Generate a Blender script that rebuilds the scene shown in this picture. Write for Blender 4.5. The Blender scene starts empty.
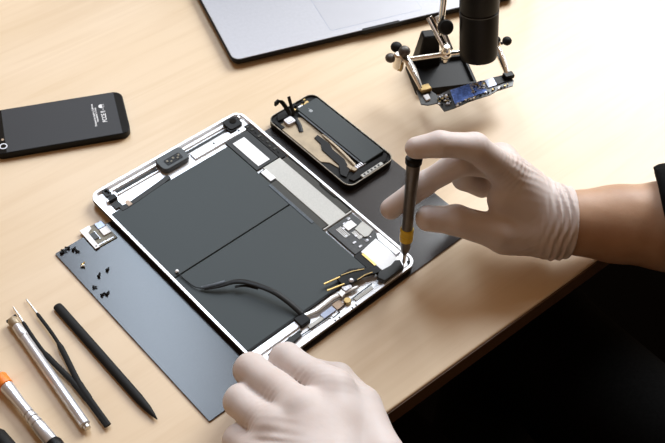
import bpy, bmesh, math, random
import numpy as np
from mathutils import Vector, Matrix
random.seed(7)
C = bpy.context.scene.collection
S = 0.001                       # every length below is in millimetres; z = 0 is the table top
PI = math.pi

# ------------------------------------------------------------------ camera
CR = np.array([[0.7372, 0.4911, -0.4640], [-0.6739, 0.5838, -0.4528], [0.0486, 0.6465, 0.7613]])
CP = np.array([-274.31, -568.11, 694.62])
FPX = 1037.35
cam = bpy.data.cameras.new('camera')
cam.sensor_width = 36; cam.lens = FPX * 36 / 665; cam.clip_start = 0.01; cam.clip_end = 50
co = bpy.data.objects.new('camera', cam); C.objects.link(co)
M = Matrix([list(CR[i]) + [CP[i] * S] for i in range(3)] + [[0, 0, 0, 1]])
q = M.to_3x3().to_quaternion().normalized()
co.location = M.to_translation(); co.rotation_mode = 'QUATERNION'; co.rotation_quaternion = q
bpy.context.scene.camera = co
cam.dof.use_dof = True; cam.dof.focus_distance = 0.80; cam.dof.aperture_fstop = 28

# ------------------------------------------------------------------ materials
def mat(name, col, rough=0.5, metal=0.0, var=0.08, scale=60, bump=0.0, bscale=None, spec=0.5, sss=0.0, stretch=(1, 1, 1), col2=None,
        sssr=(1.0, 0.4, 0.25), sssd=0.003, coat=0.0):
    m = bpy.data.materials.new(name); m.use_nodes = True
    nt = m.node_tree; b = nt.nodes['Principled BSDF']
    tc = nt.nodes.new('ShaderNodeTexCoord'); mp = nt.nodes.new('ShaderNodeMapping'); mp.inputs['Scale'].default_value = stretch
    nt.links.new(tc.outputs['Object'], mp.inputs['Vector'])
    n = nt.nodes.new('ShaderNodeTexNoise'); n.inputs['Scale'].default_value = scale; n.inputs['Detail'].default_value = 5
    nt.links.new(mp.outputs[0], n.inputs['Vector'])
    mx = nt.nodes.new('ShaderNodeMix'); mx.data_type = 'RGBA'
    c2 = col2 or tuple(max(0, c * (1 - 2 * var)) for c in col)
    c1 = col if col2 else tuple(min(1, c * (1 + var)) for c in col)
    mx.inputs[6].default_value = (*c1, 1); mx.inputs[7].default_value = (*c2, 1)
    rp = nt.nodes.new('ShaderNodeMapRange'); rp.inputs[1].default_value = 0.3; rp.inputs[2].default_value = 0.7
    nt.links.new(n.outputs[0], rp.inputs[0]); nt.links.new(rp.outputs[0], mx.inputs[0])
    nt.links.new(mx.outputs[2], b.inputs['Base Color'])
    b.inputs['Roughness'].default_value = rough; b.inputs['Metallic'].default_value = metal
    b.inputs['Specular IOR Level'].default_value = spec
    if coat: b.inputs['Coat Weight'].default_value = coat; b.inputs['Coat Roughness'].default_value = 0.15
    if sss:
        b.inputs['Subsurface Weight'].default_value = sss; b.inputs['Subsurface Radius'].default_value = sssr
        b.inputs['Subsurface Scale'].default_value = sssd
    if bump:
        n2 = nt.nodes.new('ShaderNodeTexNoise'); n2.inputs['Scale'].default_value = bscale or scale * 4; n2.inputs['Detail'].default_value = 4
        nt.links.new(mp.outputs[0], n2.inputs['Vector'])
        bp = nt.nodes.new('ShaderNodeBump'); bp.inputs['Strength'].default_value = bump; bp.inputs['Distance'].default_value = 0.0008
        nt.links.new(n2.outputs[0], bp.inputs['Height']); nt.links.new(bp.outputs[0], b.inputs['Normal'])
    return m
def wood():
    m = mat('birch_laminate', (0.69, 0.54, 0.37), 0.43, 0, scale=3.2, stretch=(1, 2.6, 1), col2=(0.62, 0.46, 0.28), spec=0.45)
    nt = m.node_tree; b = nt.nodes['Principled BSDF']; mp = [x for x in nt.nodes if x.type == 'MAPPING'][0]
    old = [x for x in nt.nodes if x.type == 'MIX'][0]
    n = nt.nodes.new('ShaderNodeTexNoise'); n.inputs['Scale'].default_value = 14; n.inputs['Detail'].default_value = 8; n.inputs['Distortion'].default_value = 1.2
    m2 = nt.nodes.new('ShaderNodeMapping'); m2.inputs['Scale'].default_value = (0.35, 2.2, 1); m2.inputs['Rotation'].default_value = (0, 0, 0.25)
    nt.links.new(mp.outputs[0], m2.inputs[0]); nt.links.new(m2.outputs[0], n.inputs['Vector'])
    rp = nt.nodes.new('ShaderNodeMapRange'); rp.inputs[1].default_value = 0.45; rp.inputs[2].default_value = 0.75; rp.inputs[4].default_value = 0.28
    nt.links.new(n.outputs[0], rp.inputs[0])
    mx = nt.nodes.new('ShaderNodeMix'); mx.data_type = 'RGBA'; mx.inputs[7].default_value = (0.50, 0.33, 0.165, 1)
    nt.links.new(old.outputs[2], mx.inputs[6]); nt.links.new(rp.outputs[0], mx.inputs[0]); nt.links.new(mx.outputs[2], b.inputs['Base Color'])
    return m
MT = dict(
    wood=wood(),
    table_edge=mat('dark_table_edge', (0.10, 0.052, 0.025), 0.5, scale=30),
    dark_metal=mat('dark_painted_metal', (0.03, 0.03, 0.03), 0.5),
    floor=mat('dark_carpet', (0.004, 0.0035, 0.0035), 0.95, scale=300, var=0.3, bump=0.4, spec=0.1),
    matboard=mat('charcoal_mat_board', (0.022, 0.018, 0.017), 0.23, scale=900, var=0.05, bump=0.02, bscale=2500, spec=0.5),
    mat_edge=mat('mat_core', (0.05, 0.04, 0.035), 0.8),
    silver=mat('bead_blasted_aluminium', (0.86, 0.87, 0.89), 0.38, 0.55, scale=200, var=0.03),
    silver_soft=mat('pale_laptop_aluminium', (0.40, 0.40, 0.425), 0.5, 0.2, scale=300, var=0.02),
    trackpad=mat('pale_trackpad_glass', (0.385, 0.385, 0.41), 0.45, 0.2, var=0.01),
    shell=mat('dark_shell_metal', (0.07, 0.055, 0.05), 0.3, 0.7, var=0.05),  # outer shell, darker than the silver inner frame
    chrome=mat('polished_chrome', (0.85, 0.83, 0.78), 0.14, 1.0, var=0.03),
    steel=mat('brushed_steel', (0.62, 0.60, 0.57), 0.3, 0.9, var=0.06, stretch=(1, 8, 8)),
    tool_silver=mat('satin_silver_tool_metal', (0.62, 0.63, 0.66), 0.28, 0.65, scale=200, var=0.04),
    shell_edge=mat('worn_bronze_edge', (0.36, 0.33, 0.27), 0.35, 0.5, scale=300, var=0.2),
    knob=mat('worn_grey_knob', (0.09, 0.075, 0.06), 0.45, 0.3, scale=300, var=0.2),
    brass=mat('gold_plating', (0.72, 0.52, 0.20), 0.3, 0.9, var=0.08),
    dbrass=mat('dull_brass', (0.42, 0.30, 0.13), 0.4, 0.8, var=0.1),
    battery=mat('battery_wrap', (0.020, 0.028, 0.028), 0.5, scale=1500, var=0.05, bump=0.04, bscale=2500, spec=0.32),
    black=mat('satin_black_plastic', (0.006, 0.0055, 0.005), 0.42, scale=400, spec=0.16),
    blackm=mat('matte_black_rubber', (0.010, 0.0095, 0.009), 0.6, scale=500, bump=0.08, spec=0.16),
    gloss=mat('gloss_black_glass', (0.007, 0.0045, 0.002), 0.3, scale=80, spec=0.04),
    slate=mat('slate_anodised_back', (0.030, 0.030, 0.032), 0.5, 0.0, scale=900, var=0.04, spec=0.2),
    dgrey=mat('dark_grey_plastic', (0.026, 0.028, 0.028), 0.5, scale=400, spec=0.25),
    grey=mat('grey_rubber', (0.045, 0.052, 0.055), 0.55, scale=400),
    tape=mat('grey_green_tape', (0.040, 0.038, 0.029), 0.45, scale=400, spec=0.25),
    bluetape=mat('blue_grey_adhesive', (0.055, 0.07, 0.085), 0.3, scale=500, var=0.2),
    white=mat('white_label', (0.86, 0.87, 0.88), 0.5, scale=500, var=0.02),
    foil=mat('pale_grey_foil', (0.47, 0.465, 0.43), 0.5, 0.1, scale=900, var=0.05, bump=0.1),
    cream=mat('cream_metal_plate', (0.35, 0.27, 0.17), 0.4, 0.2, scale=120, var=0.1),
    tan=mat('tan_flex_film', (0.42, 0.29, 0.18), 0.4, scale=200, var=0.12),
    pcb=mat('black_circuit_laminate', (0.02, 0.02, 0.019), 0.35, scale=600, var=0.5),
    khaki=mat('khaki_circuit_laminate', (0.20, 0.175, 0.115), 0.5, scale=1400, var=0.35),
    blue=mat('blue_lit_chip_top', (0.11, 0.19, 0.50), 0.28, 0.3, scale=400, var=0.3),  # blue light reflected off the chips is put into this colour
    bluegrey=mat('blue_grey_shield', (0.30, 0.33, 0.42), 0.35, 0.4, var=0.06),
    solder=mat('solder_and_components', (0.66, 0.66, 0.70), 0.3, 0.5, scale=900, var=0.2),
    yellow=mat('yellow_plastic', (0.62, 0.41, 0.012), 0.45, var=0.06, scale=300),
    orange=mat('orange_plastic', (0.85, 0.22, 0.02), 0.45, var=0.06, scale=300),
    handle=mat('grey_anodised_handle', (0.13, 0.115, 0.10), 0.35, 0.6, scale=200, var=0.08),
    glove=mat('white_latex_glove', (0.60, 0.53, 0.50), 0.52, 0, scale=28, col2=(0.53, 0.44, 0.395), bump=0.12, bscale=240, sss=0.25,
              sssr=(1.0, 0.6, 0.45), sssd=0.004, spec=0.28),
    skin=mat('tan_skin', (0.44, 0.27, 0.17), 0.5, 0, scale=45, col2=(0.36, 0.205, 0.12), bump=0.12, bscale=500, sss=0.2, spec=0.35),
    cloth=mat('black_cotton', (0.003, 0.003, 0.003), 0.9, scale=400, var=0.3, bump=0.15, spec=0.08),
    hair=mat('dark_brown_hair', (0.02, 0.013, 0.009), 0.6, scale=200, var=0.4, bump=0.4),
    print_white=mat('white_print', (0.75, 0.75, 0.75), 0.6, var=0.02),
    print_grey=mat('grey_print', (0.28, 0.30, 0.31), 0.5, var=0.02),
)

# ------------------------------------------------------------------ mesh builder
class MB:
    def __init__(s): s.v = []; s.f = []
    def add(s, v, f):
        o = len(s.v); s.v += [tuple(map(float, p)) for p in v]; s.f += [tuple(i + o for i in q) for q in f]; return s
    def box(s, c, d, rz=0, top=1.0):
        x, y, z = [k / 2 for k in d]; P = []
        ca, sa = math.cos(rz), math.sin(rz)
        for sz, t in ((-1, 1), (1, top)):
            for sx, sy in ((-1, -1), (1, -1), (1, 1), (-1, 1)):
                a, b = sx * x * t, sy * y * t
                P.append((c[0] + a * ca - b * sa, c[1] + a * sa + b * ca, c[2] + sz * z))
        return s.add(P, [(3, 2, 1, 0), (4, 5, 6, 7), (0, 1, 5, 4), (1, 2, 6, 5), (2, 3, 7, 6), (3, 0, 4, 7)])
    def bx(s, x0, x1, y0, y1, z0, z1): return s.box(((x0 + x1) / 2, (y0 + y1) / 2, (z0 + z1) / 2), (abs(x1 - x0), abs(y1 - y0), abs(z1 - z0)))
    def prism(s, poly, z0, z1):
        a = sum(poly[i][0] * poly[(i + 1) % len(poly)][1] - poly[(i + 1) % len(poly)][0] * poly[i][1] for i in range(len(poly)))
        if a < 0: poly = poly[::-1]
        n = len(poly)
        return s.add([(x, y, z0) for x, y in poly] + [(x, y, z1) for x, y in poly],
                     [tuple(range(n - 1, -1, -1)), tuple(range(n, 2 * n))] + [(i, (i + 1) % n, (i + 1) % n + n, i + n) for i in range(n)])
    def loft(s, loops, cap0=True, cap1=True):
        n = len(loops[0]); V = [p for L in loops for p in L]; F = []
        for k in range(len(loops) - 1):
            for i in range(n): F.append((k * n + i, k * n + (i + 1) % n, (k + 1) * n + (i + 1) % n, (k + 1) * n + i))
        if cap0: F.append(tuple(range(n - 1, -1, -1)))
        if cap1: F.append(tuple(range((len(loops) - 1) * n, len(loops) * n)))
        return s.add(V, F)
    def lathe(s, a, b, prof, n=28, flute=None, sq=1.0):
        a, b = Vector(a), Vector(b); ax = (b - a); L = ax.length; ax.normalize()
        u = ax.orthogonal().normalized(); w = ax.cross(u)
        loops = []
        for t, r in prof:
            loops.append([tuple(a + ax * t + (u * math.cos(2 * PI * i / n) + w * math.sin(2 * PI * i / n) * sq) * max(r, 0.02)
                          * (1 - (flute[0] if flute and flute[1] <= t <= flute[2] and i % 2 else 0))) for i in range(n)])
        return s.loft(loops)
    def cyl(s, a, b, r0, r1=None, n=20):
        L = (Vector(b) - Vector(a)).length
        return s.lathe(a, b, [(0, r0), (L, r0 if r1 is None else r1)], n)
    def tube(s, path, r, n=10, flat=1.0, up=(0, 0, 1)):
        P = [Vector(p) for p in path]; loops = []
        for i, p in enumerate(P):
            t = (P[min(i + 1, len(P) - 1)] - P[max(i - 1, 0)]).normalized()
            u = t.cross(Vector(up))
            if u.length < 1e-4: u = t.orthogonal()
            u.normalize(); w = u.cross(t)
            rr = r[i] if isinstance(r, (list, tuple)) else r
            loops.append([tuple(p + u * math.cos(2 * PI * k / n) * rr + w * math.sin(2 * PI * k / n) * rr * flat) for k in range(n)])
        return s.loft([L[::-1] for L in loops])
    def ball(s, c, r, n=16, sc=(1, 1, 1)):
        loops = []
        for j in range(1, n // 2):
            th = PI * j / (n // 2)
            loops.append([(c[0] + r * sc[0] * math.sin(th) * math.cos(2 * PI * i / n), c[1] + r * sc[1] * math.sin(th) * math.sin(2 * PI * i / n),
                           c[2] - r * sc[2] * math.cos(th)) for i in range(n)])
        return s.loft(loops)
    def move(s, M):
        s.v = [tuple(M @ Vector(p)) for p in s.v]; return s
    def off(s, o): s.v = [(p[0] - o[0], p[1] - o[1], p[2] - o[2]) for p in s.v]; return s
    def build(s, name, m, parent=None, bevel=0, smooth=True, seg=2):
        me = bpy.data.meshes.new(name)
        me.from_pydata([tuple(c * S for c in p) for p in s.v], [], s.f); me.validate(); me.update()
        o = bpy.data.objects.new(name, me); C.objects.link(o); me.materials.append(MT[m])
        if smooth:
            me.polygons.foreach_set('use_smooth', [True] * len(me.polygons)); me.set_sharp_from_angle(angle=math.radians(35))
        if bevel:
            b = o.modifiers.new('bevel', 'BEVEL'); b.width = bevel * S; b.segments = seg; b.limit_method = 'ANGLE'; b.angle_limit = math.radians(40)
        if parent: o.parent = parent
        return o
def rrect(w, h, r, n=8, cx=0, cy=0, inset=0):
    w, h, r = w - 2 * inset, h - 2 * inset, max(r - inset, 0.3); P = []
    for qx, qy, a0 in ((1, 1, 0), (-1, 1, 90), (-1, -1, 180), (1, -1, 270)):
        for k in range(n + 1):
            a = math.radians(a0 + 90 * k / n)
            P.append((cx + qx * (w / 2 - r) + r * math.cos(a), cy + qy * (h / 2 - r) + r * math.sin(a)))
    return P
def ring(poly, z): return [(x, y, z) for x, y in poly]
def spline(pts, n=8):
    P = [Vector(p) for p in pts]; out = []
    for i in range(len(P) - 1):
        a, b, c, d = P[max(i - 1, 0)], P[i], P[i + 1], P[min(i + 2, len(P) - 1)]
        for k in range(n):
            t = k / n
            out.append(tuple(0.5 * ((2 * b) + (c - a) * t + (2 * a - 5 * b + 4 * c - d) * t * t + (3 * b - a - 3 * c + d) * t ** 3)))
    return out + [tuple(P[-1])]
def thing(name, label, cat, loc=(0, 0, 0), rz=0, group=None):
    o = bpy.data.objects.new(name, None); C.objects.link(o); o.empty_display_size = 0.02
    o.location = [c * S for c in loc]; o.rotation_euler = (0, 0, rz); return tag(o, label, cat, group)
def tag(o, label, cat, group=None):
    o['label'] = label; o['category'] = cat
    if group: o['group'] = group
    return o

# ------------------------------------------------------------------ signed-distance bodies (hands, arms, clothes)
def smin(a, b, k):
    h = np.clip(0.5 + 0.5 * (b - a) / k, 0, 1); return b + (a - b) * h - k * h * (1 - h)
def cone(P, a, b, ra, rb):
    a = np.asarray(a, np.float32); ba = np.asarray(b, np.float32) - a
    pa = P - a; t = np.clip(pa @ ba / (ba @ ba + 1e-9), 0, 1)
    return np.linalg.norm(pa - t[:, None] * ba, axis=1) - (ra + (rb - ra) * t)
def chain(P, pts, rs, k=3.0):
    d = None
    for i in range(len(pts) - 1):
        e = cone(P, pts[i], pts[i + 1], rs[i], rs[i + 1]); d = e if d is None else smin(d, e, k)
    return d
def blob(P, c, r, R=None):
    q = P - np.asarray(c, np.float32)
    if R is not None: q = q @ np.asarray(R, np.float32)
    r = np.asarray(r, np.float32)
    k0 = np.linalg.norm(q / r, axis=1); k1 = np.linalg.norm(q / (r * r), axis=1)
    return k0 * (k0 - 1) / np.maximum(k1, 1e-6)
def crease(P, c, n, amp, wl, rad):
    q = P - np.asarray(c, np.float32); n = np.asarray(n, np.float32); n = n / np.linalg.norm(n)
    wob = 0.8 * np.sin(q[:, 0] * 0.21 + q[:, 1] * 0.17) + 0.6 * np.sin(q[:, 2] * 0.33 + 1)
    return amp * np.sin((q @ n + wob) * 2 * PI / wl) * np.exp(-(q * q).sum(1) / (rad * rad))
def surface(fn, lo, hi, h, B=4):
    lo = np.asarray(lo, np.float32); n = (np.ceil((np.asarray(hi) - lo) / (h * B))).astype(int)
    N = n * B + 1
    g = np.stack(np.meshgrid(*[np.arange(k) for k in n], indexing='ij'), -1).reshape(-1, 3)
    cd = np.empty(len(g), np.float32)
    cc = (lo + (g + 0.5) * h * B).astype(np.float32)
    for i in range(0, len(cc), 200000): cd[i:i + 200000] = fn(cc[i:i + 200000])
    V = np.full(N, 1e3, np.float32)
    o = np.stack(np.meshgrid(*[np.arange(B + 1)] * 3, indexing='ij'), -1).reshape(-1, 3)
    act = np.abs(cd) < h * B * 1.5
    for idx in np.nonzero(~act & (cd < 0))[0]:
        a = g[idx] * B; V[a[0]:a[0] + B + 1, a[1]:a[1] + B + 1, a[2]:a[2] + B + 1] = -1e3
    ga = g[act]
    for i in range(0, len(ga), 3000):
        ii = (ga[i:i + 3000, None, :] * B + o[None]).reshape(-1, 3)
        V[ii[:, 0], ii[:, 1], ii[:, 2]] = fn((lo + ii * h).astype(np.float32))
    I = V < 0
    cnt = sum(I[a:N[0] - 1 + a, b:N[1] - 1 + b, c:N[2] - 1 + c].astype(np.int8) for a in (0, 1) for b in (0, 1) for c in (0, 1))
    cells = np.argwhere((cnt > 0) & (cnt < 8))
    corner = [(a, b, c) for a in (0, 1) for b in (0, 1) for c in (0, 1)]
    cv = np.stack([V[cells[:, 0] + a, cells[:, 1] + b, cells[:, 2] + c] for a, b, c in corner], 1)
    acc = np.zeros((len(cells), 3)); w = np.zeros(len(cells))
    for i, A in enumerate(corner):
        for j in range(i + 1, 8):
            Bc = corner[j]
            if sum(abs(x - y) for x, y in zip(A, Bc)) != 1: continue
            m = (cv[:, i] < 0) != (cv[:, j] < 0)
            t = np.where(m, cv[:, i] / np.where(m, cv[:, i] - cv[:, j], 1), 0)
            p = np.array(A)[None] + t[:, None] * (np.array(Bc) - np.array(A))[None]
            acc[m] += p[m]; w[m] += 1
    vert = lo + (cells + acc / w[:, None]) * h
    ID = np.full(N, -1, np.int64); ID[cells[:, 0], cells[:, 1], cells[:, 2]] = np.arange(len(cells))
    F = []
    for ax in range(3):
        u, v = (ax + 1) % 3, (ax + 2) % 3
        sl = [slice(1, -1)] * 3; sl[ax] = slice(0, N[ax] - 1); sl2 = list(sl); sl2[ax] = slice(1, N[ax])
        A, Bv = I[tuple(sl)], I[tuple(sl2)]
        e = np.argwhere(A != Bv); e = e + np.array([0 if k == ax else 1 for k in range(3)])
        flip = I[e[:, 0], e[:, 1], e[:, 2]]
        def cid(du, dv):
            c = e.copy(); c[:, u] -= du; c[:, v] -= dv; return ID[c[:, 0], c[:, 1], c[:, 2]]
        qd = np.stack([cid(1, 1), cid(0, 1), cid(0, 0), cid(1, 0)], 1)
        qd[~flip] = qd[~flip][:, ::-1]; F.append(qd)
    F = np.concatenate(F); F = F[(F >= 0).all(1)]
    return vert, F
def sdf_obj(name, m, fn, lo, hi, h, parent=None, origin=(0, 0, 0), it=1):
    v, f = surface(fn, lo, hi, h)
    v = (v - np.asarray(origin)) * S
    me = bpy.data.meshes.new(name); me.from_pydata(v.tolist(), [], f.tolist()); me.update()
    me.polygons.foreach_set('use_smooth', [True] * len(me.polygons)); me.materials.append(MT[m])
    o = bpy.data.objects.new(name, me); C.objects.link(o)
    if it:
        s = o.modifiers.new('smooth', 'SMOOTH'); s.factor = 0.5; s.iterations = it
    if parent: o.parent = parent
    return o

# ================================================================== SETTING
fl = MB().bx(-2500, 3500, -2500, 3000, -760, -740).build('floor', 'floor'); fl['kind'] = 'structure'
TA = math.atan2(-11.7, 231.0)
tb = thing('work_table', 'pale birch laminate work table with a rounded front edge carrying the repair job', 'table', (55.2, -322.9, 0), TA)
W = [(-1000, 0), (1500, 0), (1500, 1100), (-1000, 1100)]
MB().prism(W, -24, 0).build('tabletop', 'wood', tb, bevel=1.5, seg=3)
MB().bx(-1000, 1500, -1.2, 0.2, -23, -2.2).build('front_strip', 'table_edge', tb, bevel=0.4)  # thin strip along the front, darker brown than the tabletop
MB().bx(-900, 1400, 60, 84, -100, -24).bx(-900, 1400, 1016, 1040, -100, -24).build('apron', 'dark_metal', tb, bevel=2)
for x, y in ((-900, 72), (1400, 72), (-900, 1028), (1400, 1028)):
    MB().bx(x - 25, x + 25, y - 25, y + 25, -740, -24).build('leg', 'dark_metal', tb, bevel=3)

# ================================================================== MAT
mt = MB().prism(rrect(297, 210, 1, 3, 148.5, -105), 0, 1.5).build('repair_mat', 'matboard', bevel=0.2)
mt.location = (-54.85 * S, -31.5 * S, 0); mt.rotation_euler = (0, 0, -0.0017)
tag(mt, 'charcoal rectangular repair mat lying on the table under the opened tablet', 'mat')

# ================================================================== OPENED TABLET (local: x 0..169.5, y 0..-240, z 0..7.4)
tab = thing('tablet', 'opened silver tablet without its screen, black battery cells and circuits exposed', 'tablet', (0, 0, 1.5))
TW, TL, cx, cy = 169.5, 240, 84.75, -120
def tl(inset, z): return ring(rrect(TW, TL, 10, 8, cx, cy, inset), z)
MB().loft([tl(7, 0), tl(3, 0.5), tl(1, 2), tl(0.15, 4), tl(0, 6.2), tl(0.25, 6.9), tl(1.2, 6.9), tl(1.2, 3)]).build('back_shell', 'shell', tab)
MB().loft([tl(0.25, 6.7), tl(0.5, 7.4), tl(2.6, 7.4), tl(3.0, 7.0), tl(3.2, 4.6)], cap0=False).build('inner_frame', 'silver', tab)
for y0, y1 in ((-30.5, -120.6), (-121.6, -215)):
    MB().prism(rrect(128.5, y0 - y1, 1.5, 4, 67.5, (y0 + y1) / 2), 4.6, 6.6).build('battery_cell', 'battery', tab, bevel=0.4)
MB().bx(3.4, 131, -215.0, -216.6, 4.6, 6.9).build('battery_border', 'black', tab, bevel=0.2)
MB().bx(128.5, 131.5, -92, -150, 6.5, 7.0).build('adhesive_strip', 'bluetape', tab, bevel=0.15)
# top margin
for q in ((22, 66, -9.2, -12.2), (98, 144, -10.6, -13.8)): MB().bx(*q, 4.6, 5.1).build('channel', 'dgrey', tab)
MB().bx(20, 150, -7.4, -8.4, 4.6, 6.4).bx(20, 150, -14.6, -15.2, 4.6, 6.0).build('frame_ridge', 'silver', tab, bevel=0.3)
b = MB().prism(rrect(29, 17.5, 5, 6, 81.5, -13.5), 4.6, 10.5)
cb = b.build('camera_bracket', 'grey', tab, bevel=0.8)
MB().prism(rrect(17, 8, 1.5, 4, 81.5, -15), 10.4, 10.7).build('socket', 'black', cb)
g = MB()
for k, x in enumerate((75.5, 78.5, 82, 85.5, 88)): g.bx(x - 0.9, x + 0.9, -13 - (k % 2) * 2.5, -15 - (k % 2) * 2, 10.6, 11.1)
g.build('contact', 'khaki', cb)
MB().prism([(13, -28), (13, -34), (22, -34), (60, -30.5), (68, -29), (68, -24), (58, -25.5), (24, -29)], 4.7, 6.9).build('ribbon_cable', 'dgrey', tab, bevel=0.2)
MB().bx(20, 24, -26.5, -33, 6.8, 7.2).build('cable_tab', 'tan', tab)
MB().loft([ring(rrect(6, 9, 2, 4, 15, -7), 4.6), ring(rrect(6, 9, 2, 4, 15, -7), 6.6), ring(rrect(3, 6, 1.2, 4, 15, -7), 6.6), ring(rrect(3, 6, 1.2, 4, 15, -7), 4.7)]).build('headphone_gasket', 'dgrey', tab)
MB().bx(10, 18, -13.5, -19, 4.6, 8.6).build('headphone_jack', 'black', tab, bevel=0.4)
MB().bx(8.5, 11.5, -14.5, -18, 4.6, 8.3).build('jack_contact', 'steel', tab, bevel=0.2)
MB().bx(10, 17, -20.5, -28, 4.6, 6.2).build('microphone_flex', 'dgrey', tab, bevel=0.2)
MB().prism(rrect(15, 14, 3, 4, 152.5, -11.5), 4.6, 9.4).prism(rrect(9, 8, 2, 4, 148, -16), 4.6, 8.4).build('rear_camera', 'black', tab, bevel=0.5)
MB().cyl((154, -10, 9.3), (154, -10, 9.9), 3.2).build('camera_lens', 'gloss', tab)
MB().bx(161, 163, -8, -11, 6, 9.8).build('camera_contact', 'steel', tab)
tp = MB().prism([(99, -16), (158, -16.5), (161, -24.5), (136, -24.5), (99, -24.5)], 4.6, 6.8).build('top_plate', 'silver', tab, bevel=0.3)
for x, y in ((124, -19.5), (152, -21.5)): MB().cyl((x, y, 6.8), (x, y, 7.0), 1.1).build('screw_hole', 'black', tp)
# right margin
MB().bx(158.5, 165.8, -20, -74, 4.6, 6.9).build('antenna_strip', 'blackm', tab, bevel=0.3)
g = MB()
for k in range(9): g.bx(160 + (k % 3), 162 + (k % 2) * 2, -22 - k * 5.4, -24.3 - k * 5.4, 6.8, 7.5)
g.build('antenna_component', 'tape', tab, bevel=0.1)
MB().bx(132.5, 158.5, -25.5, -71, 4.6, 6.5).build('side_shield', 'dgrey', tab, bevel=0.3)
MB().bx(137, 150.5, -31, -68, 6.4, 6.8).build('white_sticker', 'white', tab)
MB().bx(131.5, 139.5, -75, -160, 4.6, 6.5).bx(158.5, 166, -76, -160, 4.6, 6.5).build('shield_tape', 'tape', tab, bevel=0.2)
MB().bx(138.7, 158.6, -72.5, -161.5, 4.6, 7.0).build('shield_foil', 'foil', tab, bevel=0.2)
MB().bx(132.5, 140.5, -74.5, -91, 6.4, 6.9).build('connector_pad', 'black', tab)
MB().bx(133.3, 139.7, -75.5, -89.5, 6.8, 7.3).build('connector', 'white', tab, bevel=0.2)
MB().bx(131.5, 165, -161.3, -162.6, 4.6, 7.4).build('shield_rail', 'foil', tab, bevel=0.2)
MB().tube(spline([(166.2, -76, 7.0), (166.6, -118, 7.0), (164.8, -121, 7.0), (164.8, -139, 7.0), (166.2, -142, 7.0), (166.2, -160, 7.0)], 5), 0.45, 6).build('antenna_wire', 'black', tab)
bd = MB().prism([(134, -164), (163.5, -164), (165, -192), (161, -199.5), (134, -199.5)], 4.6, 7.0).build('logic_board', 'pcb', tab, bevel=0.2)
MB().bx(147, 157, -169.5, -177, 7, 7.9).build('chip', 'white', bd, bevel=0.15)
MB().prism([(152.5, -179), (163.5, -177), (164.5, -190), (156, -192.5), (152.5, -191)], 7, 8.0).build('shield_can', 'foil', bd, bevel=0.2)
g = MB(); rr = random.Random(3)
for k in range(15):
    x, y = rr.uniform(136, 160), rr.uniform(-197, -166); a, c2 = rr.uniform(0.5, 1.6), rr.uniform(0.5, 1.2)
    g.bx(x - a, x + a, y - c2, y + c2, 7, 7.6)
g.build('board_component', 'solder', bd)
g = MB()
for k in range(4): g.bx(140 + k * 1.5, 140.6 + k * 1.5, -169, -181, 7, 7.4); g.bx(148 + k * 1.3, 148.6 + k * 1.3, -180, -190, 7, 7.4)
g.build('contact_row', 'steel', bd)
MB().prism([(139.5, -200.5), (159.5, -198), (160, -215), (157.5, -229), (139.5, -228)], 4.6, 7.2).build('white_foil', 'white', tab, bevel=0.3)
MB().bx(131.5, 139.5, -200, -224, 4.6, 6.9).build('lower_tape', 'black', tab, bevel=0.2)
MB().bx(138.0, 140.2, -203, -219, 6.8, 7.5).build('gold_contact', 'brass', tab)
MB().bx(160.5, 166, -195, -222, 4.6, 6.9).build('side_rail', 'silver', tab, bevel=0.3)
# lower right assembly
MB().prism([(129, -231), (134, -227.5), (147, -229), (153, -227.5), (157, -230), (153.5, -238), (131, -238)], 6.4, 11).build('speaker_box', 'dgrey', tab, bevel=0.8)
MB().prism([(103, -209), (118, -209), (128, -216), (138, -222), (137, -229), (122, -223), (110, -221.5), (102, -219)], 8.2, 10.2).build('dock_flex', 'black', tab, bevel=0.4)
for (x0, y0, x1, y1) in ((91, -207.3, 106, -210.4), (88.5, -214, 104, -218)):
    MB().tube([(x0, y0, 10.2), (x1, y1, 10.2)], 0.9, 8, 0.6).build('gold_pin', 'brass', tab)
MB().tube([(108, -210, 10.6), (118, -213, 10.6), (127, -217.5, 10.6)], 0.5, 8, 0.6).tube([(115, -222, 10.4), (124, -222.5, 10.4), (130, -224.5, 10.4)], 0.5, 8, .6).build('gold_trace', 'dbrass', tab)
MB().prism(rrect(8, 6, 1.5, 4, 104, -221), 6.4, 9.4).ball((111, -219, 9), 2.6).build('solder_joint', 'solder', tab, bevel=0.3)
MB().prism([(94, -221), (99, -219.5), (99, -225), (94, -226)], 6.0, 9.2).build('flex_connector', 'steel', tab, bevel=0.2)
MB().prism([(133, -226), (137, -225), (136.5, -237), (133.5, -238)], 6, 9.0).build('flex_tail', 'black', tab, bevel=0.3)
# bottom margin
MB().bx(3.6, 52, -217.5, -224.0, 4.6, 6.6).build('bottom_plate', 'silver', tab, bevel=0.3)
MB().bx(50, 60, -216.5, -226, 4.6, 9.0).build('cable_clamp', 'black', tab, bevel=0.5)
MB().prism([(14, -227), (48, -226), (49, -228), (36, -229), (14, -229)], 4.6, 5.4).build('dark_gasket', 'dgrey', tab)
MB().prism([(31, -228.5), (36, -226.5), (45, -228.5), (46, -231.5), (32, -233.5)], 4.6, 7.6).build('button_bracket', 'dgrey', tab, bevel=0.5)
MB().tube([(60, -219, 6.6), (70, -222, 7.4), (88, -221, 7.6), (99, -223, 7.6), (112, -226, 7.4)], [2.2, 2.6, 2.6, 2.2, 1.6], 10, 0.5).build('shiny_flex', 'steel', tab)
MB().bx(70, 83, -226, -231, 4.6, 6.6).build('pale_blue_label', 'bluegrey', tab)
MB().bx(84, 92, -225, -231.5, 4.6, 6.4).build('tan_film', 'tan', tab)
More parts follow.
